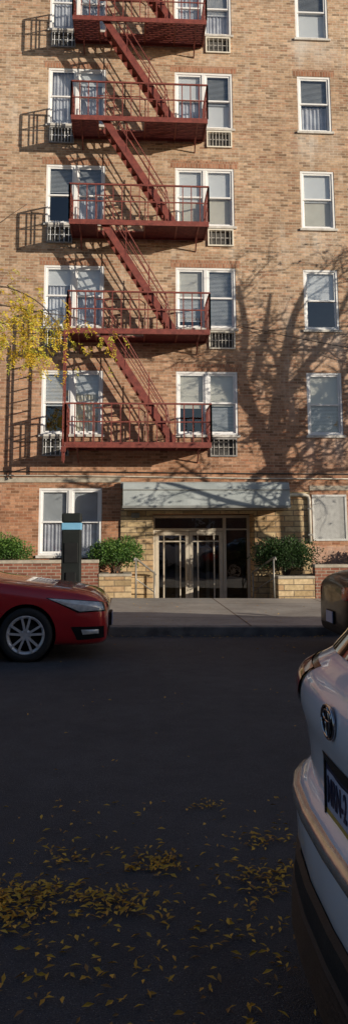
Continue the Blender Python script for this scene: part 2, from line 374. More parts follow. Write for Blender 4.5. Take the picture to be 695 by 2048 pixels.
def window(x0, x1, z0, z1, specs):
    """frame with its sill, sashes, panes and blinds; specs gives (kind, material, from, to) for each unit"""
    n = len(specs); y = D
    b = MB(); fw = .06; ya, yb = y + .012, y + .13
    b.box(x0, x0 + fw, ya, yb, z0 + fw, z1 - fw); b.box(x1 - fw, x1, ya, yb, z0 + fw, z1 - fw)
    b.box(x0, x1, ya, yb, z1 - fw, z1); b.box(x0, x1, ya, yb, z0, z0 + fw)
    if n == 2:
        xm = (x0 + x1) / 2; b.box(xm - .05, xm + .05, ya, yb, z0 + fw, z1 - fw)
        us = [(x0 + fw, xm - .05), (xm + .05, x1 - fw)]
    else: us = [(x0 + fw, x1 - fw)]
    w = b.build('window', 'white', BL, bevel=.006)
    b = MB(); b.box(x0 - .05, x1 + .05, D - .055, D + .010, z0 - .055, z0 + .012); b.build('sill', 'sill', w, bevel=.008)
    zm = (z0 + z1) / 2 + rng.uniform(-.02, .03); sw = .045
    for (a, c), sp in zip(us, specs):
        for (lo, hi, yy) in ((zm - .02, z1 - fw, y + .034), (z0 + fw, zm + .02, y + .062)):
            b = MB()
            b.box(a, a + sw, yy, yy + .026, lo + sw, hi - sw); b.box(c - sw, c, yy, yy + .026, lo + sw, hi - sw)
            b.box(a, c, yy, yy + .026, hi - sw, hi); b.box(a, c, yy, yy + .026, lo, lo + sw)
            b.build('sash', 'white', w, bevel=.005)
            b = MB(); t = rng.uniform(-.006, .006)
            b.poly([(a + sw, yy + .013 + t, lo + sw), (c - sw, yy + .013 - t, lo + sw), (c - sw, yy + .013 - t, hi - sw), (a + sw, yy + .013 + t, hi - sw)]); b.build('pane', 'pane', w, fix=False)
        for kind, m, f0, f1 in sp:
            H = z1 - z0 - 2 * fw
            blind_mesh(a + .01, c - .01, z1 - fw - H * f0, z1 - fw - H * f1, y + .115 + (.03 if f0 > 0 else 0) + (.04 if kind == 'curtain' else 0), kind).build('curtain' if kind == 'curtain' else 'blind', m, w, fix=False)
    return w
W_ = ('flat', 'blindw'); Be = ('flat', 'blindb'); SG = ('slat', 'blindg'); SW = ('slat', 'blindw'); CU = ('curtain', 'curtain')
def sp(*a): return [x[0] + (x[1], x[2]) for x in a]
spec = {
 ('l', 0): [sp((SW, 0, .55)), sp((SW, 0, .35), (('curtain', 'blindb'), 0, 1))],
 ('l', 1): [sp((W_, 0, .3), (CU, 0, 1)), sp((W_, 0, .5), (CU, 0, 1))],
 ('l', 2): [sp((SG, 0, .45)), sp((SG, 0, .5), (CU, .3, 1))],
 ('l', 3): [sp((CU, 0, 1)), sp((CU, 0, .95), (W_, 0, .25))],
 ('l', 4): [sp((CU, 0, 1)), sp((W_, 0, .5), (CU, 0, 1))],
 ('m', 0): [sp((Be, 0, .58)), sp((Be, 0, .54), (SG, .56, .98))],
 ('m', 1): [sp((Be, 0, .5), (SW, 0, .9)), sp((SG, 0, .96))],
 ('m', 2): [sp((W_, 0, .56), (Be, .5, 1)), sp((W_, 0, .5), (Be, .5, 1))],
 ('m', 3): [sp((W_, 0, .5), (CU, 0, 1)), sp((SG, 0, .55), (W_, .5, 1))],
 ('m', 4): [sp((CU, 0, 1)), sp((CU, 0, 1), (SW, 0, .6))],
 ('r', 0): [sp((Be, 0, .52), (SG, .5, 1))],
 ('r', 1): [sp((W_, 0, .5))],
 ('r', 2): [sp((W_, 0, .52), (Be, .5, 1))],
 ('r', 3): [sp((SG, 0, .45), (CU, .5, 1))],
 ('r', 4): [sp((SG, 0, .5), (W_, .5, .95))],
}
for c, k, x0, x1, z0, z1 in wins: window(x0, x1, z0, z1, spec[(c, k)])
window(*G1, [sp((('flat', 'blindg'), 0, .52), (CU, 0, .97)), sp((('flat', 'blindg'), 0, .5), (CU, 0, 1))])
for c, k, x0, x1, z0, z1 in wins:
    if c == 'r' and k < 3: continue
    b = MB(); b.box(x0 - .12, x1 + .12, D - .004, D + .02, z1 + .003, z1 + .2); b.build('lintel', 'lintel', BL)
for c, k, x0, x1, z0, z1 in acs:
    b = MB(); t = .035
    b.box(x0, x0 + t, D - .05, D + .1, z0 + t, z1 - t); b.box(x1 - t, x1, D - .05, D + .1, z0 + t, z1 - t); b.box(x0, x1, D - .05, D + .1, z1 - t, z1); b.box(x0, x1, D - .05, D + .1, z0, z0 + t)
    a = b.build('air_conditioner_sleeve', 'acgrey' if (c == 'l' or k == 0) else 'blindb', BL)
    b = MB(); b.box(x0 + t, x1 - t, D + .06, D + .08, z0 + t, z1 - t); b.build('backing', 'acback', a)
    b = MB(); n = 7 if k % 2 else 5
    for i in range(n): xx = x0 + t + (x1 - x0 - 2 * t) * (i + .5) / n; b.box(xx - .008, xx + .008, D - .035, D - .02, z0 + t, z1 - t)
    b.box(x0 + t, x1 - t, D - .018, D - .006, (z0 + z1) / 2 - .008, (z0 + z1) / 2 + .008)
    b.build('guard_bars', 'white' if c == 'l' else 'guard', a)
b = MB()
b.box(-.16, .62, D - .045, D + .0, -.3, 2.62); b.box(3.15, 4.56, D - .045, D, -.3, 2.62); b.box(.62, 3.15, D - .045, D, 2.08, 2.62)
b.box(3.13, 3.149, D + .0, D + .62, -.5, 2.07); b.box(.621, .637, D + .0, D + .62, -.5, 2.07)
b.build('stone_facing', 'stone', BL)
b = MB(); b.box(-5.5, -.17, D - .02, D, 2.86, 2.98); b.build('belt_course', 'coping', BL)
b = MB(); b.box(4.57, 9, D - .02, D, 2.66, 2.78); b.build('belt_course', 'coping', BL)
# mesh-screened window
b = MB(); x0, x1, z0, z1 = GR
b.box(x0, x0 + .05, D - .03, D + .05, z0, z1); b.box(x1 - .05, x1, D - .03, D + .05, z0, z1); b.box(x0 + .05, x1 - .05, D - .03, D + .05, z1 - .05, z1); b.box(x0 + .05, x1 - .05, D - .03, D + .05, z0, z0 + .05)
gsc = b.build('screened_window', 'mesh', BL)
b = MB(); s_ = .05
n = int((x1 - x0 + z1 - z0) / s_)
for i in range(n + 1):
    t = i * s_
    pa = (x0 + min(t, x1 - x0), z0 + max(0, t - (x1 - x0))); pb = (x0 + max(0, t - (z1 - z0)), z0 + min(t, z1 - z0))
    if (V((pa[0], pa[1])) - V((pb[0], pb[1]))).length < .03: continue
    b.bar((pa[0], D - .012, pa[1]), (pb[0], D - .012, pb[1]), .014, .004, (0, 1, 0))
    b.bar((x0 + x1 - pa[0], D - .006, pa[1]), (x0 + x1 - pb[0], D - .006, pb[1]), .014, .004, (0, 1, 0))
b.build('mesh_screen', 'mesh', gsc)
b = MB(); b.box(x0 + .05, x1 - .05, D + .06, D + .07, z0 + .05, z1 - .05); b.build('pane', 'blindg', gsc)
# entrance doors
YD = D + .64; FB = -.42
b = MB()
for xa, xb in ((.64, .70), (2.44, 2.52), (3.06, 3.13)): b.box(xa, xb, YD - .05, YD + .05, FB, 2.06)
b.box(.70, 2.44, YD - .05, YD + .05, 1.99, 2.06); b.box(2.52, 3.06, YD - .05, YD + .05, 1.99, 2.06)
b.box(.70, 2.44, YD - .05, YD + .05, 1.66, 1.73); b.box(2.52, 3.06, YD - .045, YD + .045, 1.68, 1.72); b.box(2.52, 3.06, YD - .05, YD + .05, FB, FB + .14)
df = b.build('door_frame', 'doorframe', BL, bevel=.006)
b = MB(); b.box(.70, 2.44, YD, YD + .006, 1.73, 1.99); b.build('transom_pane', 'doorglass', df)
b = MB(); b.box(2.52, 3.06, YD, YD + .006, FB + .14, 1.68); b.build('sidelight_pane', 'doorglass', df)
b = MB(); b.box(2.52, 3.06, YD, YD + .006, 1.72, 1.99); b.build('sidelight_pane', 'doorglass', df)
for xa, xb, hs in ((.71, 1.565, 1), (1.575, 2.43, -1)):
    b = MB(); s_ = .09; y0, y1 = YD - .035, YD + .02; zb, zt = FB + .01, 1.65
    b.box(xa, xa + s_, y0, y1, zb, zt); b.box(xb - s_, xb, y0, y1, zb, zt); b.box(xa + s_, xb - s_, y0, y1, zt - .1, zt); b.box(xa + s_, xb - s_, y0, y1, zb, zb + .2)
    d = b.build('door', 'doorframe', BL, bevel=.006)
    b = MB(); b.box(xa + s_, xb - s_, YD - .004, YD + .002, zb + .2, zt - .1); b.build('pane', 'doorglass', d)
    b = MB()
    for xx in (xa + s_ + .13, xb - s_ - .13): b.box(xx - .016, xx + .016, YD - .024, YD - .006, zb + .2, zt - .1)
    for zz in (zt - .25, zb + .36): b.box(xa + s_, xb - s_, YD - .026, YD - .008, zz - .016, zz + .016)
    b.build('glazing_bars', 'doorframe', d)
    hx = xb - .045 if hs == 1 else xa + .045
    b = MB(); b.tube([(hx, YD - .035, .42), (hx, YD - .1, .45), (hx, YD - .1, .80), (hx, YD - .035, .83)], .014, 8); b.build('handle', 'steel', d, smooth=True)
b = MB(); b.box(.3, 3.5, D + 3.4, D + 3.45, FB, 2.5); b.box(.3, 3.5, D + .72, D + 3.4, FB - .03, FB); b.box(.3, 3.5, D + .72, D + 3.4, 2.1, 2.15); b.box(.28, .3, D + .72, D + 3.4, FB, 2.1); b.box(3.5, 3.52, D + .72, D + 3.4, FB, 2.1)
b.build('lobby', 'lobby', BL)
b = MB()
for x in (.95, 1.28, 1.75, 2.1): b.box(x, x + .09, D + 1.6, D + 1.63, FB, 1.5)
b.build('lobby_screen', 'blindg', BL)
b = MB()
for i in range(3): b.box(.12, 3.47, 17.3 + i * .32, 17.3 + (i + 1) * .32, -.6, .12 - .17 * (i + 1))
b.box(.12, 3.47, 18.26, D + .64, -.6, -.42)
tag(b.build('entrance_steps', 'concrete', bevel=.01), 'concrete steps leading down to the entrance doors', 'steps', kind='structure')

# ------------------------------------------------------------------ canopy
CP = thing('entrance_canopy', (1.85, D, 2.13), 'pale grey metal canopy over the entrance doors', 'canopy')
x0, x1, yf, zb, zt = -.105, 3.90, 17.66, 2.165, 2.81
b = MB()
prof = [(D - .05, zb + .05), (yf + .02, zb + .05), (yf, zb + .09), (yf + .04, zt - .16), (yf + .05, zt - .15), (yf + .075, zt - .04), (yf + .11, zt), (D - .05, zt + .03)]
b.grid([[(x0, p[0], p[1]) for p in prof], [(x1, p[0], p[1]) for p in prof]], closed=True)
b.poly([(x0, p[0], p[1]) for p in prof]); b.poly([(x1, p[0], p[1]) for p in prof])
b.build('fascia', 'canopy', CP)
b = MB(); b.box(x0 + .02, x1 - .02, yf + .05, D - .05, zb, zb + .048); b.build('soffit', 'soffit', CP)
b = MB(); b.box(x0 - .012, x1 + .012, yf - .02, yf - .001, zb + .03, zb + .085); b.box(x0 - .008, x1 + .008, yf + .012, yf + .03, zt - .19, zt - .17)
b.build('edge_trim', 'canopytrim', CP)
b = MB(); b.box(x0 - .06, x1 + .06, D - .12, D - .05, zt - .1, zt + .05); b.build('flashing', 'canopytrim', CP)

# ------------------------------------------------------------------ fire escape
YF = D - 1.02; YB = D - .03; XL, XR = -1.47, 1.99
FE = thing('fire_escape', (.2, D, 3.7), 'rust red iron fire escape with platforms and stairs zigzagging up the brick facade', 'fire escape')
for k in range(6):
    z = 3.73 + FL * k
    b = MB()
    b.box(XL, XR, YF, YF + .035, z - .12, z + .01); b.box(XL, XR, YB - .03, YB, z - .08, z)
    b.box(XL, XL + .03, YF + .035, YB - .03, z - .09, z); b.box(XR - .03, XR, YF + .035, YB - .03, z - .09, z)
    for xx in (-.80, .40, 1.2): b.box(xx - .02, xx + .02, YF + .035, YB - .03, z - .07, z - .036)
    n = 13
    for i in range(n):
        y = YF + .035 + (YB - YF - .065) * (i + .5) / n
        if k > 0 and y < YF + .62:
            b.box(XL + .03, -.78, y - .017, y + .017, z - .036, z - .004); b.box(.42, XR - .03, y - .017, y + .017, z - .036, z - .004)
        else: b.box(XL + .03, XR - .03, y - .017, y + .017, z - .036, z - .004)
    pl = b.build('platform', 'iron', FE)
    for xx in (XL + .25, XR - .25):
        b = MB(); b.bar((xx, YF + .55, z - .1), (xx, D - .0, z - .38), .03, .03); b.bar((xx, YF + .05, z - .1), (xx, D, z - .1), .035, .03); b.build('bracket', 'iron', pl)
    b = MB(); zr = z + .94
    for p, q in (((XL, YF + .018), (XR, YF + .018)), ((XL, YF + .018), (XL, YB)), ((XR, YF + .018), (XR, YB))):
        b.bar((p[0], p[1], zr), (q[0], q[1], zr), .038, .038); b.bar((p[0], p[1], z + .5), (q[0], q[1], z + .5), .016, .03)
        L = (V(q) - V(p)).length; m = int(L / .21)
        for i in range(m + 1):
            t = i / m; x = p[0] + (q[0] - p[0]) * t; y = p[1] + (q[1] - p[1]) * t
            w = .04 if i in (0, m) else .023
            b.bar((x, y, z + .01), (x, y, zr - .015), w, w)
    b.tube([(-.82, YF + .62, z), (-.82, YF + .62, zr), (.30, YF + .62, zr), (.42, YF + .62, zr - .1), (.42, YF + .62, z)], .017, 6)
    b.build('railing', 'iron', FE)
    if k > 0:
        zl = z - FL; A = V((-.64, 0, z)); B = V((1.10, 0, zl + .02)); d = (B - A)
        b = MB()
        for y in (YF + .10, YF + .56): b.bar(A + V((0, y, -.02)), B + V((0, y, 0)), .02, .17)
        st = b.build('stair', 'iron', FE)
        b = MB(); n = 13
        for i in range(1, n):
            p = A + d * (i / n); b.box(p.x - .10, p.x + .09, YF + .11, YF + .55, p.z - .02, p.z + .005)
            b.box(p.x - .10, p.x - .085, YF + .11, YF + .55, p.z - .055, p.z - .02)
        b.build('treads', 'iron', st)
        b = MB()
        for y in (YF + .09, YF + .57):
            up = V((.02, y, .78)); b.tube([A + V((0, y, .0)), A + up, B + V((-.15, y, .80)), B + V((-.05, y, .0))], .015, 6)
            b.tube([A + d * .04 + V((0.02, y, .38)), B - d * .05 + V((0, y, .40))], .012, 6)
            for t in (.33, .66): p = A + d * t; b.bar(p + V((0, y, 0)), p + V((0, y, .78)), .018, .018)
        b.build('handrail', 'iron', st)
b = MB()
for y in (YF - .03, YF + .36): b.bar((XL - .06, y, 3.28), (XL - .06, y, 6.70), .05, .022)
zz = 3.45
while zz < 6.6: b.bar((XL - .06, YF - .03, zz), (XL - .06, YF + .36, zz), .026, .026); zz += .29
lad = b.build('drop_ladder', 'iron', FE)
b = MB(); b.bar((XL - .02, YF + .02, 3.3), (XL - .02, YF + .02, 7.3), .03, .03); b.box(XL - .10, XL + .02, YF - .05, YF + .02, 3.5, 3.62); b.box(XL - .10, XL + .02, YF - .05, YF + .02, 6.3, 6.42); b.build('ladder_guide', 'iron', FE)

# ------------------------------------------------------------------ small things on the facade
def tubething(name, pts, r, m, label, cat, n=8):
    b = MB(); b.tube(pts, r, n); return tag(b.build(name, m, smooth=True), label, cat)
tubething('conduit', [(-9, D - .03, 3.14), (-1, D - .03, 3.12), (3, D - .03, 3.08), (10, D - .03, 3.05)], .014, 'cable', 'upper dark cable run across the brick just above the canopy', 'cable')
tubething('conduit', [(-9, D - .03, 3.05), (-1, D - .03, 3.02), (3, D - .03, 2.96), (10, D - .03, 2.93)], .018, 'pipe', 'pale conduit run across the brick just below the dark cable', 'conduit')
pts = [V((2.83, D - .03, 6.92))] + [V((2.83 + 8 * t, D - .03 - 1.0 * t, 6.92 - 1.55 * t - .5 * t * (1 - t))) for t in (.15, .3, .5, .75, 1)]
tubething('overhead_cable', pts, .010, 'cable', 'thin dark cable sagging from the third storey window out to the right', 'cable', 6)
DP = thing('drain_pipe', (4.58, D, 1.5), 'cream elbow pipe beside the mesh screened window', 'pipe')
b = MB(); b.tube([(3.9, D - .09, 2.54), (4.42, D - .09, 2.54), (4.5, D - .09, 2.51), (4.53, D - .09, 2.43), (4.53, D - .09, 1.35)], .045, 10); b.build('pipe_run', 'pipe', DP, smooth=True)
for z in (2.2, 1.55):
    b = MB(); b.box(4.47, 4.59, D - .14, D - .045, z - .02, z + .02); b.build('clamp', 'steel', DP)
b = MB(); b.box(.1, .3, D - .07, D - .045, 1.98, 2.1); tag(b.build('wall_plate', 'canopytrim', bevel=.006), 'small grey plate on the stone left of the entrance', 'plate')

# low walls, planters
def low_wall(x0, x1, zt, name, label):
    t = thing(name, ((x0 + x1) / 2, 17.45, 0), label, 'wall')
    b = MB(); b.box(x0, x1, 17.31, 17.56, -.5, zt - .075); b.build('wall', 'redbrick', t)
    b = MB(); b.box(x0 - .015, x1 + .015, 17.28, 17.59, zt - .075, zt); b.build('coping', 'coping', t, bevel=.012)
low_wall(-12, -.66, 1.0, 'garden_wall', 'low red brick garden wall behind the red car')
low_wall(4.36, 14, .86, 'garden_wall', 'low shaded brick garden wall on the right of the entrance')
def planter(x0, x1, zt, label):
    t = thing('stone_planter', ((x0 + x1) / 2, 17.8, 0), label, 'planter')
    b = MB(); b.box(x0, x1, 17.31, 17.5, -.5, zt - .06); b.box(x1 - .18, x1, 17.5, D - .05, -.5, zt - .06); b.box(x0, x0 + .18, 17.5, D - .05, -.5, zt - .06); b.build('wall', 'stone', t)
    b = MB(); b.box(x0 - .01, x1 + .01, 17.285, 17.52, zt - .06, zt); b.box(x1 - .2, x1 + .01, 17.52, D - .05, zt - .06, zt); b.box(x0 - .01, x0 + .2, 17.52, D - .05, zt - .06, zt); b.build('coping', 'coping', t, bevel=.01)
    b = MB(); b.box(x0 + .19, x1 - .19, 17.525, D - .05, -.5, zt - .1); b.build('soil', 'soil', t)
planter(-.64, .10, .68, 'tan stone planter under the bright green shrub left of the doors')
planter(3.49, 4.34, .60, 'tan stone planter under the dark shrub right of the doors')
b = MB(); b.box(-12, -.66, 17.57, D - .02, -.5, .82); tag(b.build('planting_bed', 'soil'), 'raised soil bed behind the low brick wall', 'ground', kind='structure')
b = MB(); b.box(4.36, 14, 17.57, D - .02, -.5, .6); tag(b.build('planting_bed', 'soil'), 'raised soil bed behind the right brick wall', 'ground', kind='structure')
def handrail(xa, xb, label):
    t = thing('handrail', (xa, 17.36, .12), label, 'handrail', 'handrails beside the entrance steps')
    for x, y, z0, z1 in ((xa, 17.36, .1, 1.0), (xb, 18.25, -.4, .63)):
        b = MB(); b.tube([(x, y, z0), (x, y, z1)], .021, 10); b.build('post', 'steel', t, smooth=True)
    b = MB(); d = V((xb - xa, .89, -.37)); b.tube([V((xa, 17.36, .93)) - d * .10, V((xa, 17.36, 1.0)) - d * .07, V((xa, 17.36, 1.02)), V((xb, 18.25, .65)), V((xb, 18.25, .63)) + d * .06], .023, 10); b.build('rail', 'steel', t, smooth=True)
    b = MB(); b.tube([(xa, 17.36, .56), (xb, 18.25, .19)], .014, 8); b.build('lower_rail', 'steel', t, smooth=True)
handrail(.20, .66, 'steel handrail on the left of the entrance steps by the stone planter')
handrail(3.40, 3.06, 'steel handrail on the right of the entrance steps by the dark shrub')

# ------------------------------------------------------------------ shrubs
def shrub(cx, cy, z0, rx, ry, h, n, seed, label, mats=('gl0', 'gl1', 'gl2'), size=.06):
    r = random.Random(seed)
    t = thing('shrub', (cx, cy, z0), label, 'shrub')
    b = MB()
    lobes = []
    for i in range(17):
        a = i * 2.4; q = math.sqrt((i + .5) / 17)
        lobes.append((V((cx + math.cos(a) * q * rx * .70, cy + math.sin(a) * q * ry * .7, z0 + h * (.30 + r.uniform(.1, .40) * (1.15 - .7 * q)))), r.uniform(.24, .36) * min(rx, h)))
    for i in range(n):
        c, R = lobes[i % len(lobes)]
        d = V((r.gauss(0, 1), r.gauss(0, 1), r.gauss(0, 1))).normalized(); p = c + d * (R * (r.random() ** .35) * r.uniform(.85, 1.22))
        if p.z < z0 + .02: continue
        dd = (d + V((r.gauss(0, .6), r.gauss(0, .6), r.gauss(.3, .5)))).normalized()
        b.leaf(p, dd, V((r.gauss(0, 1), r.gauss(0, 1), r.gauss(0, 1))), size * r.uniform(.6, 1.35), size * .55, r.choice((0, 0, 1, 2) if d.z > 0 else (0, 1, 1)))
    b.build('foliage', list(mats), t, fix=False)
    b = MB()
    for i in range(9):
        c, R = lobes[i]; b.tube([(cx + r.uniform(-.1, .1), cy + r.uniform(-.08, .08), z0 - .1), ((cx + c.x) / 2, (cy + c.y) / 2, (z0 + c.z) / 2 + .03), c], [.022, .015, .006], 5)
    b.build('stem', 'twig', t)
shrub(-.30, 17.80, .62, .76, .38, 1.12, 5600, 3, 'bright green rounded shrub in the planter left of the doors')
shrub(-2.92, 17.95, .82, .76, .38, .86, 4600, 5, 'sunlit green shrub at the left edge behind the brick wall')
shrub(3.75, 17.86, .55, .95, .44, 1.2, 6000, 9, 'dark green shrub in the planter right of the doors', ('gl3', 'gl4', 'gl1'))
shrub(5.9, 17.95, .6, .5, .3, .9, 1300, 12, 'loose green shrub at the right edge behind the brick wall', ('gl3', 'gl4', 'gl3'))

# ------------------------------------------------------------------ trees
def recurse(b, p, d, L, r, depth, R, tips, sides=5, spread=.8, droop=0.0, kf=.5):
    pts = [p]; q = p.copy(); dd = d.copy(); n = 4
    for i in range(n):
        dd = (dd + V((R.gauss(0, .16), R.gauss(0, .16), R.gauss(0, .14) - droop))).normalized(); q = q + dd * (L / n); pts.append(q.copy())
    b.tube(pts, [r * (1 - .2 * i) for i in range(n + 1)], sides)
    if depth == 0: tips.append((q, dd)); return
    for i in range(R.choice((3, 4, 4, 5))):
        j = R.randint(1, n); nd = (dd + V((R.gauss(0, spread), R.gauss(0, spread), R.gauss(.05, spread)))).normalized()
        recurse(b, pts[j], nd, L * R.uniform(.45, .75), r * kf, depth - 1, R, tips, max(3, sides - 1), spread, droop, kf)
    tips.append((q, dd))
def limb(b, pts, r0, r1, R, tips, nb, blen, depth, sides=8, spread=.8, start=.25, droop=0.0, kb=.42, kf=.5):
    n = len(pts); sm = []
    for i in range(n - 1):
        a, c0, c1, e = pts[max(i - 1, 0)], pts[i], pts[i + 1], pts[min(i + 2, n - 1)]
        for k in range(4):
            t = k / 4; sm.append(.5 * ((2 * c0) + (c1 - a) * t + (2 * a - 5 * c0 + 4 * c1 - e) * t * t + (3 * c0 - a - 3 * c1 + e) * t ** 3))
    sm.append(pts[-1]); m = len(sm)
    b.tube(sm, [r0 + (r1 - r0) * i / (m - 1) for i in range(m)], sides)
    for i in range(nb):
        t = start + (1 - start) * (i + R.random() * .8) / nb; j = min(m - 1, int(t * (m - 1)))
        d = (sm[min(j + 1, m - 1)] - sm[max(j - 1, 0)]).normalized()
        nd = (d * .7 + V((R.gauss(0, spread), R.gauss(0, spread * .6), R.gauss(.1 - droop * 2, spread)))).normalized()
        recurse(b, sm[j], nd, blen * R.uniform(.6, 1.15) * (1.15 - .5 * t), (r0 + (r1 - r0) * t) * kb, depth, R, tips, 5, spread, droop, kf)
# the bare street tree whose shadow lies on the right of the facade
R = random.Random(21)
SX, SZ = 1.40, .36          # sun slope: metres along and down the wall for each metre towards it
def T(xs, zs, s=5.6): return V((xs + SX * s, D - s, zs + SZ * s))
TR = thing('street_tree', T(4.0, -1.9), 'bare street tree on the far sidewalk beyond the right edge', 'tree')
b = MB(); tips = []
kw = dict(kb=.50, kf=.60, start=.12)
limb(b, [T(4.05, -2.2), T(4.02, 0), T(3.95, 2.3), T(3.62, 3.7)], .18, .145, R, tips, 0, 1, 0)
limb(b, [T(3.66, 3.4), T(3.2, 4.6, 5.7), T(2.92, 5.6, 5.8), T(3.02, 6.8, 6.0), T(2.85, 8.0, 6.2)], .11, .042, R, tips, 15, 1.5, 2, **kw)
limb(b, [T(3.64, 3.5), T(3.75, 4.6), T(4.0, 5.9, 5.4), T(4.3, 7.2, 5.2), T(4.9, 8.4, 5.0)], .12, .042, R, tips, 16, 1.5, 2, **kw)
limb(b, [T(3.70, 3.2), T(4.3, 4.4, 5.4), T(5.1, 5.2, 5.1), T(6.3, 6.4, 4.8)], .105, .042, R, tips, 15, 1.5, 2, **kw)
limb(b, [T(3.95, 2.0), T(3.0, 2.5, 5.8), T(2.1, 2.8, 6.0), T(1.2, 3.4, 6.3)], .065, .02, R, tips, 9, 1.0, 2, **kw)
limb(b, [T(3.75, 4.6), T(4.6, 5.9, 6.0), T(5.3, 6.9, 6.3), T(6.0, 8.3, 6.6)], .09, .033, R, tips, 14, 1.4, 2, **kw)
limb(b, [T(3.3, 4.4, 5.7), T(2.7, 5.2, 5.4), T(2.55, 6.2, 5.1), T(2.8, 7.2, 4.9)], .065, .028, R, tips, 9, 1.0, 2, **kw)
limb(b, [T(3.2, 5.5, 5.8), T(3.5, 6.6, 6.1), T(3.7, 7.8, 6.4)], .065, .028, R, tips, 9, 1.1, 2, **kw)
limb(b, [T(4.2, 3.9, 5.6), T(5.2, 4.2, 5.9), T(6.3, 4.4, 6.2), T(7.2, 4.8, 6.4)], .08, .033, R, tips, 13, 1.3, 2, **kw)
limb(b, [T(3.98, 2.6, 5.6), T(4.8, 3.1, 5.9), T(5.8, 3.2, 6.2)], .065, .028, R, tips, 10, 1.1, 2, **kw)
limb(b, [T(3.8, 3.0, 5.6), T(4.5, 3.7, 5.2), T(5.2, 4.6, 5.0), T(5.6, 5.8, 4.8)], .07, .028, R, tips, 10, 1.2, 2, **kw)
# low limbs whose shadows fall over the canopy and the entrance
limb(b, [T(3.70, 3.3), T(3.1, 2.9, 5.5), T(2.72, 2.3, 5.3), T(2.45, 1.6, 5.2)], .095, .05, R, tips, 6, .8, 1, **kw)
limb(b, [T(3.99, 1.2, 5.6), T(2.6, 1.75, 5.9), T(1.2, 2.1, 6.1), T(-.2, 2.6, 6.4), T(-1.6, 2.9, 6.6)], .08, .03, R, tips, 12, .9, 2, **kw)
limb(b, [T(1.9, 1.95, 6.0), T(1.0, 1.6, 6.1), T(.1, 1.5, 6.2), T(-1.0, 1.2, 6.3)], .04, .015, R, tips, 8, .8, 1, **kw)
b.build('trunk', 'bark', TR)
b = MB()
for p, d in tips:
    for i in range(2):
        if R.random() < .3:
            q = p + V((R.gauss(0, .12), R.gauss(0, .12), R.gauss(0, .12)))
            b.leaf(q, V((R.gauss(0, 1), R.gauss(0, 1), R.gauss(-.3, .6))), V((R.gauss(0, 1), R.gauss(0, 1), 1)), .12, .06, R.randint(0, 2))
b.build('crown', ['yl0', 'yl1', 'yl2'], TR, fix=False)
# the yellow locust reaching in from the left
R = random.Random(5)
YT = thing('street_tree', (-6.2, 12.7, .1), 'honey locust with bright yellow leaves reaching in from the left edge', 'tree')
b = MB(); tips = []; t2 = []; t3 = []
limb(b, [V((-6.2, 12.7, 0)), V((-6.15, 12.7, 2.4)), V((-6.0, 12.75, 4.4)), V((-6.1, 12.8, 6.2)), V((-5.9, 12.9, 8.2))], .17, .05, R, t2, 5, 1.6, 2, start=.6)
limb(b, [V((-6.0, 12.75, 4.2)), V((-4.7, 13.1, 5.5)), V((-3.4, 13.5, 5.95)), V((-2.4, 13.8, 5.9))], .07, .02, R, tips, 4, .9, 1, start=.55, droop=.1)
limb(b, [V((-2.4, 13.8, 5.9)), V((-1.8, 14.0, 5.85)), V((-1.1, 14.2, 5.8)), V((-.55, 14.3, 5.67)), V((-.28, 14.35, 5.45))], .014, .003, R, t3, 7, .5, 1, start=.05, spread=.6, droop=.12)
limb(b, [V((-3.4, 13.5, 5.95)), V((-2.5, 13.7, 6.25)), V((-1.8, 13.9, 6.05)), V((-1.4, 14.0, 5.65)), V((-1.2, 14.0, 5.35))], .018, .004, R, t3, 11, .6, 1, start=.2, spread=.6, droop=.12)
limb(b, [V((-3.2, 13.5, 5.9)), V((-2.6, 13.6, 5.6)), V((-2.1, 13.7, 5.4)), V((-1.7, 13.7, 5.1))], .017, .004, R, t3, 13, .55, 1, start=.2, spread=.6, droop=.12)
limb(b, [V((-3.4, 13.5, 6.2)), V((-2.7, 13.7, 7.3)), V((-2.0, 13.9, 8.0))], .012, .004, R, [], 4, .5, 1, start=.3, spread=.5)
b.build('trunk', 'twig', YT)
b = MB()
def frond(p, d, L, n, mi):
    q = p.copy(); dd = d.normalized()
    for i in range(n):
        dd = (dd + V((0, 0, -.10))).normalized(); q = q + dd * (L / n)
        side = dd.cross(V((R.gauss(0, .3), R.gauss(0, .3), 1))).normalized()
        for s in (-1, 1):
            if R.random() < .85: b.leaf(q, (side * s + dd * .35 + V((0, 0, R.gauss(-.25, .25)))), V((R.gauss(0, .9), -1 + R.gauss(0, .6), .6)), R.uniform(.045, .074), .027, mi if R.random() < .8 else R.randint(0, 2))
for p, d in t3:
    for i in range(R.choice((3, 4, 4)) if p.x < -1.75 else R.choice((2, 2, 3))):
        if p.x > -1.35 and R.random() < .70: continue
        frond(p + V((R.gauss(0, .15), R.gauss(0, .12), R.gauss(0, .13))), d + V((R.gauss(0, .6), R.gauss(0, .6), R.gauss(-.3, .4))), R.uniform(.14, .28), 6, R.randint(0, 2))
for p, d in tips + t2:
    for i in range(2): frond(p, d + V((R.gauss(0, .7), R.gauss(0, .7), R.gauss(-.2, .4))), R.uniform(.14, .24), 6, R.randint(0, 2))
b.build('crown', ['yl0', 'yl1', 'yl2'], YT, fix=False)

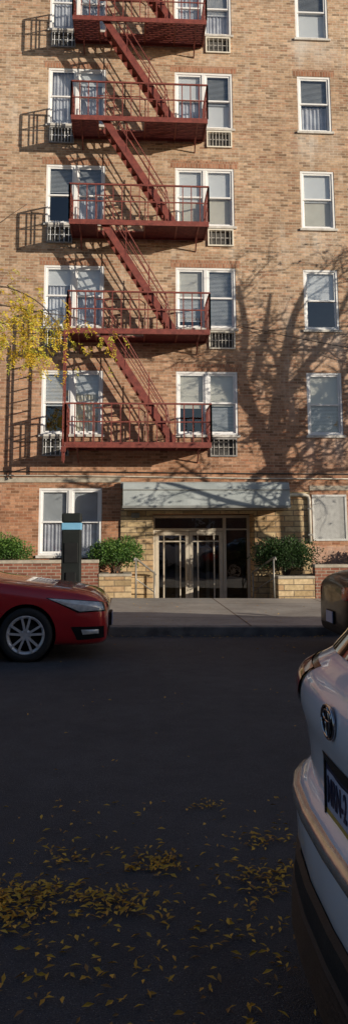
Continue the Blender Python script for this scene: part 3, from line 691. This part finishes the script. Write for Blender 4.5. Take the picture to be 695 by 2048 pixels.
# ------------------------------------------------------------------ fallen leaves
R = random.Random(8); b = MB()
clus = [(-.42, 3.40, .10, 230), (-.52, 3.25, .12, 130), (-.07, 3.32, .10, 150), (.146, 3.70, .085, 140), (.66, 3.50, .12, 120), (.68, 3.95, .11, 50), (.46, 4.40, .06, 26), (-.25, 3.78, .10, 50), (.30, 3.15, .20, 60), (.1, 2.8, .25, 50), (-.3, 2.85, .2, 40), (.62, 3.0, .15, 40)]
def fleaf(x, y, big=1):
    a = R.uniform(0, 6.28); d = V((math.cos(a), math.sin(a), R.uniform(-.05, .3))); z = gz(x) + .004 + R.random() * .014
    L = R.uniform(.022, .048) * big
    b.leaf(V((x, y, z)), d, V((R.gauss(0, .35), R.gauss(0, .35), 1)), L, L * R.uniform(.3, .42), R.choice((0, 0, 0, 1, 1, 2)))
for x, y, s, n in clus:
    for i in range(n): fleaf(R.gauss(x, s), R.gauss(y, s * .75))
for i in range(460): fleaf(R.uniform(-1.2, 1.2), 2.45 + 2.1 * R.random() ** 1.3)
for i in range(34): fleaf(R.uniform(-1.6, 2.0), R.uniform(4.4, 8), .8)
for i in range(190): fleaf(R.uniform(-3, 4.5), 11.72 - abs(R.gauss(0, .12)), 1.1)
for i in range(24): fleaf(R.uniform(-3, 4.5), R.uniform(9, 11.6))
for i in range(90):
    x = R.uniform(-2, 4.5); y = R.uniform(12, 17.2); n0 = len(b.v); fleaf(x, y, 1.1)
    for v in b.v[n0:]: v.z += .14
tag(b.build('fallen_leaves', ['fl0', 'fl1', 'fl2'], fix=False), 'fallen yellow leaflets scattered and drifted over the dark street', 'leaves', kind='stuff')

# ------------------------------------------------------------------ parking meter
MX = -.905
PM = thing('parking_meter', (MX, 12.35, .14), 'tall dark parking pay station with a blue band behind the red car', 'parking meter')
b = MB(); b.box(MX - .155, MX + .155, 12.22, 12.48, .12, 1.63); b.build('cabinet', 'meter', PM, bevel=.02)
b = MB(); b.box(MX - .158, MX + .158, 12.215, 12.485, 1.745, 1.90); b.build('cap', 'meter', PM, bevel=.025)
b = MB(); b.box(MX - .157, MX + .157, 12.217, 12.483, 1.632, 1.742); b.build('blue_band', 'bluelabel', PM, bevel=.004)
b = MB(); b.box(MX - .11, MX + .11, 12.205, 12.222, 1.1, 1.42); b.build('front_panel', 'blackmetal', PM, bevel=.006)
b = MB(); b.box(MX - .08, MX + .08, 12.2, 12.222, .8, .95); b.build('ticket_slot', 'blackmetal', PM, bevel=.006)

# ------------------------------------------------------------------ cars
def bvh_of(o): return BVHTree.FromPolygons([v.co.copy() for v in o.data.vertices], [tuple(p.vertices) for p in o.data.polygons])
def patch(bvh, c, d, n=8, m=5, off=.006, bulge=0):
    a, bb, cc, dd = [V(p) for p in c]; d = V(d).normalized(); rows = []
    for j in range(m + 1):
        t = j / m; r = []
        for i in range(n + 1):
            s = i / n; p = (a * (1 - s) + bb * s) * (1 - t) + (dd * (1 - s) + cc * s) * t
            h = bvh.ray_cast(p - d * 2, d)[0]
            if h is None: h = bvh.find_nearest(p)[0]
            r.append(h - d * (off + bulge * (1 - (2 * s - 1) ** 2) * (1 - (2 * t - 1) ** 2)))
        rows.append(r)
    mb = MB(); mb.grid(rows); return mb
def lathe_y(b, prof, cx, cz, n=40, mi=0):
    rows = []
    for k in range(n):
        t = 2 * math.pi * k / n; rows.append([(cx + r * math.cos(t), y, cz + r * math.sin(t)) for r, y in prof])
    rows.append(rows[0]); b.grid(rows, mi=mi)
def wheel(car, cx, cy, r, side, w=.2, spokes=5):
    """side -1: outer face towards -y"""
    o = cy; i = cy - side * w; s = side
    b = MB(); lathe_y(b, [(.001, o - s * .07), (r * .62, o - s * .08), (r * .64, i), (.05, i)], cx, r, 28); wh = b.build('wheel', 'blackmetal', car, smooth=True)
    b = MB(); ri = r * .71
    lathe_y(b, [(ri, i), (r * .95, i), (r, i + s * .03), (r, o - s * .03), (r * .975, o - s * .008), (r * .86, o + s * .004), (r * .74, o), (ri, o - s * .015), (ri, i)], cx, r, 48); b.build('tyre', 'rubber', wh, smooth=True)
    b = MB(); lathe_y(b, [(ri + .002, o - s * .004), (ri - .008, o - s * .002), (ri - .028, o - s * .012), (ri - .036, o - s * .05)], cx, r, 44)
    for k in range(spokes):
        for da in (-.24, .24):
            t = 2 * math.pi * (k + .25) / spokes
            p = V((cx + math.cos(t + da * .9) * r * .14, o - s * .015, r + math.sin(t + da * .9) * r * .14)); q = V((cx + math.cos(t + da) * (ri - .01), o - s * .010, r + math.sin(t + da) * (ri - .01)))
            b.bar(p, q, r * .085, .03, (0, 1, 0))
    lathe_y(b, [(.001, o - s * .008), (r * .13, o - s * .008), (r * .2, o - s * .02), (r * .2, o - s * .05)], cx, r, 24)
    b.build('rim', 'alloy', wh)
def carve(body, wheels, R_, zc, ymin):
    """open the wheel arches: drop the faces inside each circle and draw the rim of the hole onto the circle"""
    bm = bmesh.new(); bm.from_mesh(body.data)
    def near(co): return min(wheels, key=lambda w: abs(w - co.x))
    dead = []
    for f in bm.faces:
        c = f.calc_center_median(); w = near(c)
        if abs(c.y) > ymin and math.hypot(c.x - w, c.z - zc) < R_: dead.append(f)
    bmesh.ops.delete(bm, geom=dead, context='FACES')
    for v in bm.verts:
        if v.is_boundary and abs(v.co.y) > ymin + .1:
            w = near(v.co); dx, dz = v.co.x - w, v.co.z - zc; h = math.hypot(dx, dz)
            if .6 * R_ < h < 1.5 * R_: v.co.x = w + dx / h * R_; v.co.z = zc + dz / h * R_
    bm.to_mesh(body.data); bm.free(); body.data.update()
    body.data.polygons.foreach_set('use_smooth', [True] * len(body.data.polygons))
def sedan(name, loc, paint, label):
    car = thing(name, loc, label, 'car', local=True); car.rotation_euler[1] = SL
    st = [(0.0, .60, .26, .55, .48, .62, .64), (-.03, .73, .20, .63, .58, .70, .72), (-.10, .82, .175, .69, .65, .77, .795), (-.26, .875, .165, .745, .70, .83, .86), (-.60, .905, .16, .80, .72, .88, .91),
          (-1.0, .915, .17, .855, .72, .925, .955), (-1.35, .915, .18, .90, .73, .97, .995), (-1.62, .915, .18, .93, .70, 1.01, 1.04), (-1.95, .915, .18, .945, .64, 1.18, 1.22), (-2.35, .915, .18, .955, .575, 1.36, 1.405),
          (-2.9, .915, .18, .965, .565, 1.41, 1.455), (-3.4, .915, .18, .975, .565, 1.39, 1.44), (-3.8, .915, .19, .985, .575, 1.27, 1.33), (-4.2, .91, .2, .985, .66, 1.07, 1.12), (-4.48, .885, .2, .965, .68, 1.04, 1.085),
          (-4.68, .83, .20, .92, .65, .985, 1.04), (-4.80, .74, .21, .84, .58, .92, .965), (-4.86, .60, .25, .74, .46, .80, .83)]
    rows = []
    for x, w, zb, zs, yt, zt, zc in st:
        h = [(0, zb), (w * .86, zb), (w * .975, zb + .07), (w, zb + (zs - zb) * .38), (w, zb + (zs - zb) * .72), (w * .965, zs), ((w * .965 + yt) / 2 + .01, (zs + zt) / 2 + .012), (yt, zt), (yt * .55, zt + (zc - zt) * .75), (0, zc)]
        rows.append([(x, y, z) for y, z in h] + [(x, -y, z) for y, z in reversed(h[1:-1])])
    b = MB(); b.grid(rows, closed=True); b.poly(rows[0]); b.poly(rows[-1])
    body = b.build('body', paint, car, smooth=True, weld=True)
    m = body.modifiers.new('s', 'SUBSURF'); m.levels = 3; m.render_levels = 3
    realize(body)
    bv = bvh_of(body)
    WX = (-.99, -3.80)
    carve(body, WX, .362, .33, .55)
    P = lambda nm, mt, *a, **k: patch(bv, *a, **k).build(nm, mt, car, smooth=True)
    for wx in WX:
        for s in (-1, 1):
            q = MB(); lathe_y(q, [(.001, s * .625), (.365, s * .625), (.365, s * .875)], wx, .33, 40); q.build('wheel_well', 'plastic', car)
            wheel(car, wx, s * .905, .322, s)
    P('windshield', 'carglass', [(-1.66, -.63, 1.6), (-1.66, .63, 1.6), (-2.30, .50, 1.6), (-2.30, -.50, 1.6)], (0, 0, -1), 12, 8, .005)
    P('rear_window', 'carglass', [(-3.62, -.5, 1.6), (-3.62, .5, 1.6), (-4.12, .58, 1.6), (-4.12, -.58, 1.6)], (0, 0, -1), 10, 6, .005)
    for s in (-1, 1):
        P('side_window', 'carglass', [(-1.95, s, 1.0), (-2.62, s, 1.0), (-2.62, s, 1.33), (-2.32, s, 1.30)], (0, -s, 0), 8, 5, .005)
        P('side_window', 'carglass', [(-2.70, s, 1.0), (-3.75, s, 1.02), (-3.42, s, 1.30), (-2.70, s, 1.33)], (0, -s, 0), 8, 5, .005)
        P('headlight_trim', 'glossblack', [(-.76, s * .9, .765), (-.09, s * .64, .70), (-.06, s * .64, .585), (-.37, s * .88, .585)], (-.45, -s, -.1), 12, 6, .004)
        P('headlight', 'lampclear', [(-.73, s * .9, .758), (-.12, s * .66, .693), (-.10, s * .66, .602), (-.35, s * .88, .602)], (-.45, -s, -.1), 12, 6, .008, bulge=.01)
        P('fog_light', 'glossblack', [(-.46, s * .88, .42), (-.10, s * .68, .42), (-.08, s * .68, .28), (-.37, s * .86, .26)], (-.6, -s, 0), 8, 5, .005)
        P('fog_lamp_lens', 'lampclear', [(-.33, s * .87, .385), (-.17, s * .73, .385), (-.17, s * .72, .335), (-.31, s * .86, .325)], (-.6, -s, 0), 8, 5, .010, bulge=.012)
        P('tail_light', 'lampred', [(-4.40, s * .9, .92), (-4.86, s * .52, .86), (-4.86, s * .52, .70), (-4.50, s * .9, .72)], (.6, -s, 0), 12, 6, .007, bulge=.012)
        P('door_seam', 'glossblack', [(-1.72, s, .90), (-1.735, s, .90), (-1.655, s, .28), (-1.64, s, .28)], (0, -s, 0), 1, 10, .002)
        P('door_handle', paint, [(-2.5, s, .86), (-2.7, s, .865), (-2.7, s, .835), (-2.5, s, .83)], (0, -s, 0), 6, 3, .02, bulge=.01)
        P('sill_trim', 'plastic', [(-1.5, s, .235), (-3.35, s, .235), (-3.35, s, .19), (-1.5, s, .19)], (0, -s, 0), 12, 2, .004)
        P('hood_seam', 'glossblack', [(-.42, s * .73, 1.4), (-1.55, s * .785, 1.4), (-1.55, s * .793, 1.4), (-.42, s * .738, 1.4)], (0, 0, -1), 14, 1, .002)
        q = MB(); q.tube([(-1.80, s * .84, 1.0), (-1.83, s * .96, 1.03)], .02, 8)
        q.grid([[(-1.80 - dx, s * (1.0 + yy * k), 1.06 + zz * k) for yy, zz in ((.10, .03), (.07, .075), (-.05, .075), (-.09, .0), (-.05, -.06), (.08, -.05))] for dx, k in ((-.06, .25), (-.02, .85), (.06, 1.0), (.09, 1.0))], closed=True)
        q.build('mirror', paint, car, smooth=True)
    P('grille', 'glossblack', [(.2, -.52, .665), (.2, .52, .665), (.2, .48, .57), (.2, -.48, .57)], (-1, 0, 0), 12, 4, .007)
    P('grille_trim', 'chrome', [(.2, -.54, .68), (.2, .54, .68), (.2, .53, .665), (.2, -.53, .665)], (-1, 0, 0), 12, 1, .010)
    P('lower_grille', 'plastic', [(.2, -.55, .36), (.2, .55, .36), (.2, .50, .25), (.2, -.50, .25)], (-1, 0, 0), 12, 4, .006)
    P('rear_bumper_trim', 'plastic', [(-5.2, -.7, .34), (-5.2, .7, .34), (-5.2, .66, .24), (-5.2, -.66, .24)], (1, 0, 0), 12, 4, .006)
    q = MB(); q.box(.032, .042, -.155, .155, .37, .52); q.build('license_plate', 'plateW', car)
    q = MB(); q.box(-.01, .032, -.17, .17, .36, .53); q.build('plate_bracket', 'plastic', car)
    q = MB(); q.box(-4.885, -4.875, -.155, .155, .37, .52); q.build('license_plate', 'plateW', car)
    q = MB(); q.box(-4.875, -4.85, -.17, .17, .36, .53); q.build('plate_bracket', 'plastic', car)
    return car
sedan('parked_car', (-.235, 10.22, gz(-.2)), 'redpaint', 'glossy red sedan parked at the far kerb with its front end showing at the left')
sedan('parked_car', (2.76 + 4.86, 10.20, gz(3) - .04), 'olivepaint', 'dark bronze car at the far kerb with only its rear corner showing at the right')

# ---- white compact sport utility vehicle, its back towards the left, close to the camera
SUVL = (.458, 2.15, gz(.5))
car = thing('parked_car', SUVL, 'white sport utility vehicle close by at the right edge seen from its back corner', 'car', local=True); car.rotation_euler[1] = SL
FY = [0, .3, .55, .72, .84, .91, .96, 1.0]; DX = [0, .007, .030, .070, .125, .19, .28, .46]
def half(xr, xf, w):
    h = [(xr + dx, w * fy) for fy, dx in zip(FY, DX)]
    x0, x1 = xr + .5, xf - .62
    h += [(x0 + (x1 - x0) * t, w) for t in (.2, .4, .6, .8)]
    h += [(xf - dx * 1.3, w * fy) for fy, dx in reversed(list(zip(FY, DX)))]
    return h
LV = [(.17, .24, 4.34, .82), (.26, .20, 4.40, .85), (.34, .17, 4.48, .88), (.46, .14, 4.55, .905), (.60, .135, 4.56, .918), (.72, .138, 4.55, .922), (.84, .128, 4.5, .922), (.90, .110, 4.45, .922), (.95, .094, 4.35, .918), (1.03, .097, 3.9, .91), (1.075, .13, 3.5, .89), (1.105, .205, 3.32, .84), (1.20, .275, 3.1, .79), (1.38, .375, 2.75, .72), (1.54, .47, 2.4, .66), (1.64, .58, 2.15, .60), (1.69, .80, 1.85, .48)]
rows = []
for z, xr, xf, w in LV:
    h = half(xr, xf, w); rows.append([(x, y, z) for x, y in h] + [(x, -y, z) for x, y in reversed(h[1:-1])])
b = MB(); b.grid(rows, closed=True); b.poly(rows[0]); b.poly(rows[-1])
body = b.build('body', 'whitepaint', car, smooth=True, weld=True)
m = body.modifiers.new('s', 'SUBSURF'); m.levels = 2; m.render_levels = 2
realize(body)
bv0 = bvh_of(body)
carve(body, (.98, 3.62), .40, .345, .55)
P = lambda nm, mt, *a, **k: patch(bv0, *a, **k).build(nm, mt, car, smooth=True)
for wx in (.98, 3.62):
    for s in (-1, 1):
        q = MB(); lathe_y(q, [(.001, s * .605), (.40, s * .605), (.40, s * .88)], wx, .345, 40); q.build('wheel_well', 'plastic', car)
        q = MB(); lathe_y(q, [(.39, s * .86), (.39, s * .932), (.455, s * .928), (.462, s * .86)], wx, .345, 48)
        q2 = MB()
        for f in q.f:
            if all(q.v[i].z > .3 for i in f): q2.poly([q.v[i] for i in f])
        q2.build('arch_trim', 'plastic', car, smooth=True)
        wheel(car, wx, s * .91, .345, s)
P('rear_window', 'carglass', [(0, .62, 1.125), (0, -.62, 1.125), (0, -.52, 1.55), (0, .52, 1.55)], (1, 0, 0), 16, 8, .006)
for s in (-1, 1):
    P('side_window', 'carglass', [(1.05, s, 1.14), (2.9, s, 1.12), (2.35, s, 1.5), (1.15, s, 1.5)], (0, -s, 0), 14, 6, .006)
    P('tail_light_trim', 'glossblack', [(-.08, s * .52, 1.085), (.66, s * 1.22, 1.10), (.54, s * 1.16, .915), (-.03, s * .61, .925)], (.85, -s * .53, 0), 18, 7, .004)
    P('tail_light', 'lampred', [(-.06, s * .54, 1.075), (.62, s * 1.20, 1.09), (.50, s * 1.14, .928), (-.02, s * .62, .935)], (.85, -s * .53, 0), 18, 7, .008, bulge=.014)
    P('gate_seam', 'glossblack', [(0, s * .66, .90), (0, s * .667, .90), (0, s * .667, .75), (0, s * .66, .75)], (1, 0, 0), 1, 6, .003)
P('plate_recess', 'plastic', [(0, .175, .872), (0, -.175, .872), (0, -.175, .69), (0, .175, .69)], (1, 0, 0), 12, 4, .003)
def band(levels):
    rows = []
    for z, off in levels:
        zz = [l[0] for l in LV]; i = max(k for k in range(len(zz) - 1) if zz[k] <= z); t = (z - zz[i]) / (zz[i + 1] - zz[i])
        xr = LV[i][1] * (1 - t) + LV[i + 1][1] * t - off; w = (LV[i][3] * (1 - t) + LV[i + 1][3] * t) + off * .35
        h = [(x, y) for x, y in half(xr, 4.5, w)][:9]
        f = []
        for a, c_ in zip(h[:-1], h[1:]):
            for k in range(3): f.append((a[0] + (c_[0] - a[0]) * k / 3, a[1] + (c_[1] - a[1]) * k / 3))
        f.append(h[-1]); rows.append([(x, -y, z) for x, y in reversed(f[1:])] + [(x, y, z) for x, y in f])
    mb = MB(); mb.grid(rows); return mb
o = band([(.715, -.015), (.708, .008), (.690, .030), (.672, .038)]).build('rear_bumper', 'whitepaint', car, smooth=True)
band([(.673, .036), (.668, .056), (.657, .064), (.632, .066), (.622, .055)]).build('bumper_guard', 'scuff', o, smooth=True)
band([(.622, .050), (.59, .050), (.50, .050), (.455, .042)]).build('bumper_lower_panel', 'whitepaint', o, smooth=True)
lv = [(.457, .046), (.445, .066), (.41, .078), (.37, .088)]
for i in range(6): lv += [(.36 - i * .024, .10 + i * .010), (.352 - i * .024, .088 + i * .010), (.344 - i * .024, .088 + i * .010)]
lv += [(.205, .12), (.185, .07)]
band(lv).build('lower_bumper', 'plastic', o)
b = MB(); b.box(.22, .60, -.62, .62, .19, .29); b.build('under_tray', 'plastic', car)
def ering(mb, cx, cy, cz, a, bb, r, n=36):
    pts = [V((cx, cy + a * math.cos(t), cz + bb * math.sin(t))) for t in [2 * math.pi * k / n for k in range(n + 1)]]
    mb.tube(pts, r, 6)
EZ = .992
hx = bv0.ray_cast(V((-2, 0, EZ)), V((1, 0, 0)))[0].x - .005
b = MB(); ering(b, hx, 0, EZ, .066, .044, .0042); ering(b, hx - .001, 0, EZ + .016, .041, .015, .0036); ering(b, hx - .001, 0, EZ - .001, .017, .040, .0036)
em = b.build('emblem', 'chrome', car, smooth=True)
b = MB(); b.grid([[(hx + .003, .064 * math.cos(t) * k, EZ + .042 * math.sin(t) * k) for t in [2 * math.pi * i / 24 for i in range(24)]] for k in (.01, 1)], closed=True); b.build('emblem_backing', 'glossblack', em)
px = bv0.ray_cast(V((-2, 0, .77)), V((1, 0, 0)))[0].x - .008
b = MB(); b.box(px, px + .006, -.152, .152, .70, .852); pl = b.build('license_plate', 'plateW', car)
b = MB(); b.box(px - .002, px - .0005, -.152, .152, .826, .852); b.build('plate_top_band', 'plateB', pl)
b = MB(); b.box(px - .002, px - .0005, -.152, .152, .70, .716); b.build('plate_bottom_band', 'plateY', pl)
b = MB()
b.box(px - .006, px + .008, -.164, -.153, .69, .864); b.box(px - .006, px + .008, .153, .164, .69, .864); b.box(px - .006, px + .008, -.153, .153, .853, .864); b.box(px - .006, px + .008, -.153, .153, .69, .699)
b.build('plate_frame', 'glossblack', pl)
cu = bpy.data.curves.new('lettering', 'FONT'); cu.body = 'MRN-2'; cu.size = .105; cu.extrude = .0006; cu.offset = .0012; cu.align_x = 'LEFT'
to = bpy.data.objects.new('lettering_source', cu); COL.objects.link(to)
bpy.context.view_layer.update(); dg = bpy.context.evaluated_depsgraph_get()
me = bpy.data.meshes.new_from_object(to.evaluated_get(dg)); bpy.data.objects.remove(to)
me.transform(Matrix(((0, 0, -1, px - .0025), (-.62, 0, 0, .140), (0, 1, 0, .737), (0, 0, 0, 1))))
me.materials.clear(); me.materials.append(M['plateB'])
lo = bpy.data.objects.new('lettering', me); COL.objects.link(lo); lo.parent = pl
b = MB(); b.grid([[(.38, y, 1.60), (.50, y, 1.655), (.9, y, 1.70)] for y in (-.55, -.3, 0, .3, .55)]); b.build('spoiler', 'whitepaint', car, smooth=True)

# ------------------------------------------------------------------ unseen row behind the viewer, added and sized to shade the street
OB = thing('shade_row_building', (15, -9, 0), 'long low brick row building, unseen behind the viewer, added to shade the street', 'building')
ow = []
for i in range(20):
    for z in (1.1, 4.0): ow.append((-28 + i * 4.6, -28 + i * 4.6 + 1.3, z, z + 1.6))
b = MB(); H = 8.0
b.box(-30, 65, -18, -9, -.7, H); b.build('wall', 'redbrick', OB)
b = MB(); b.box(-30.2, 65.2, -9, -8.8, H - .5, H + .05); b.build('cornice', 'coping', OB)
for o_ in ow:
    b = MB(); b.box(o_[0], o_[1], -9, -8.94, o_[2], o_[3]); w = b.build('window', 'white', OB)
    b = MB(); b.box(o_[0] + .08, o_[1] - .08, -8.94, -8.93, o_[2] + .08, o_[3] - .08); b.build('pane', 'carglass', w)

# ------------------------------------------------------------------ light, sky, camera
sd = V((-SX, 1, -SZ)).normalized()
L = bpy.data.lights.new('sun', 'SUN'); L.energy = 5.0; L.angle = rad(.28); L.color = (1, .89, .73)
lo = bpy.data.objects.new('sun', L); COL.objects.link(lo); lo.rotation_euler = sd.to_track_quat('-Z', 'Y').to_euler(); lo.location = (20, -10, 20)
W = bpy.data.worlds.new('World'); S.world = W; W.use_nodes = True
nt = W.node_tree; bg = nt.nodes['Background']
sk = nt.nodes.new('ShaderNodeTexSky'); sk.sky_type = 'NISHITA'; sk.sun_disc = False
sk.sun_elevation = math.asin(-sd.z); sk.sun_rotation = math.atan2(SX, -1.0)
nt.links.new(mixc(nt, 1.0, sk.outputs[0], (.90, .97, 1.14), 'MULTIPLY'), bg.inputs[0]); bg.inputs[1].default_value = .085
S.view_settings.view_transform = 'Standard'; S.view_settings.look = 'None'; S.view_settings.exposure = 0
th, ps, ro = rad(8.53), rad(3.6), rad(.25)
F = V((math.sin(ps) * math.cos(th), math.cos(ps) * math.cos(th), math.sin(th))); Rr = V((math.cos(ps), -math.sin(ps), 0)); U = Rr.cross(F)
R2 = (Rr - U * ro).normalized(); U2 = (U + Rr * ro).normalized()
cd = bpy.data.cameras.new('camera'); co = bpy.data.objects.new('camera', cd); COL.objects.link(co)
mw = Matrix((R2, U2, -F)).transposed().to_4x4(); mw.translation = V((0, 0, 1.5)); co.matrix_world = mw
cd.sensor_fit = 'VERTICAL'; cd.sensor_height = 36; cd.sensor_width = 36; cd.lens = 26.0; cd.shift_y = -171 / 2048
cd.clip_start = .05; cd.clip_end = 1500
S.camera = co
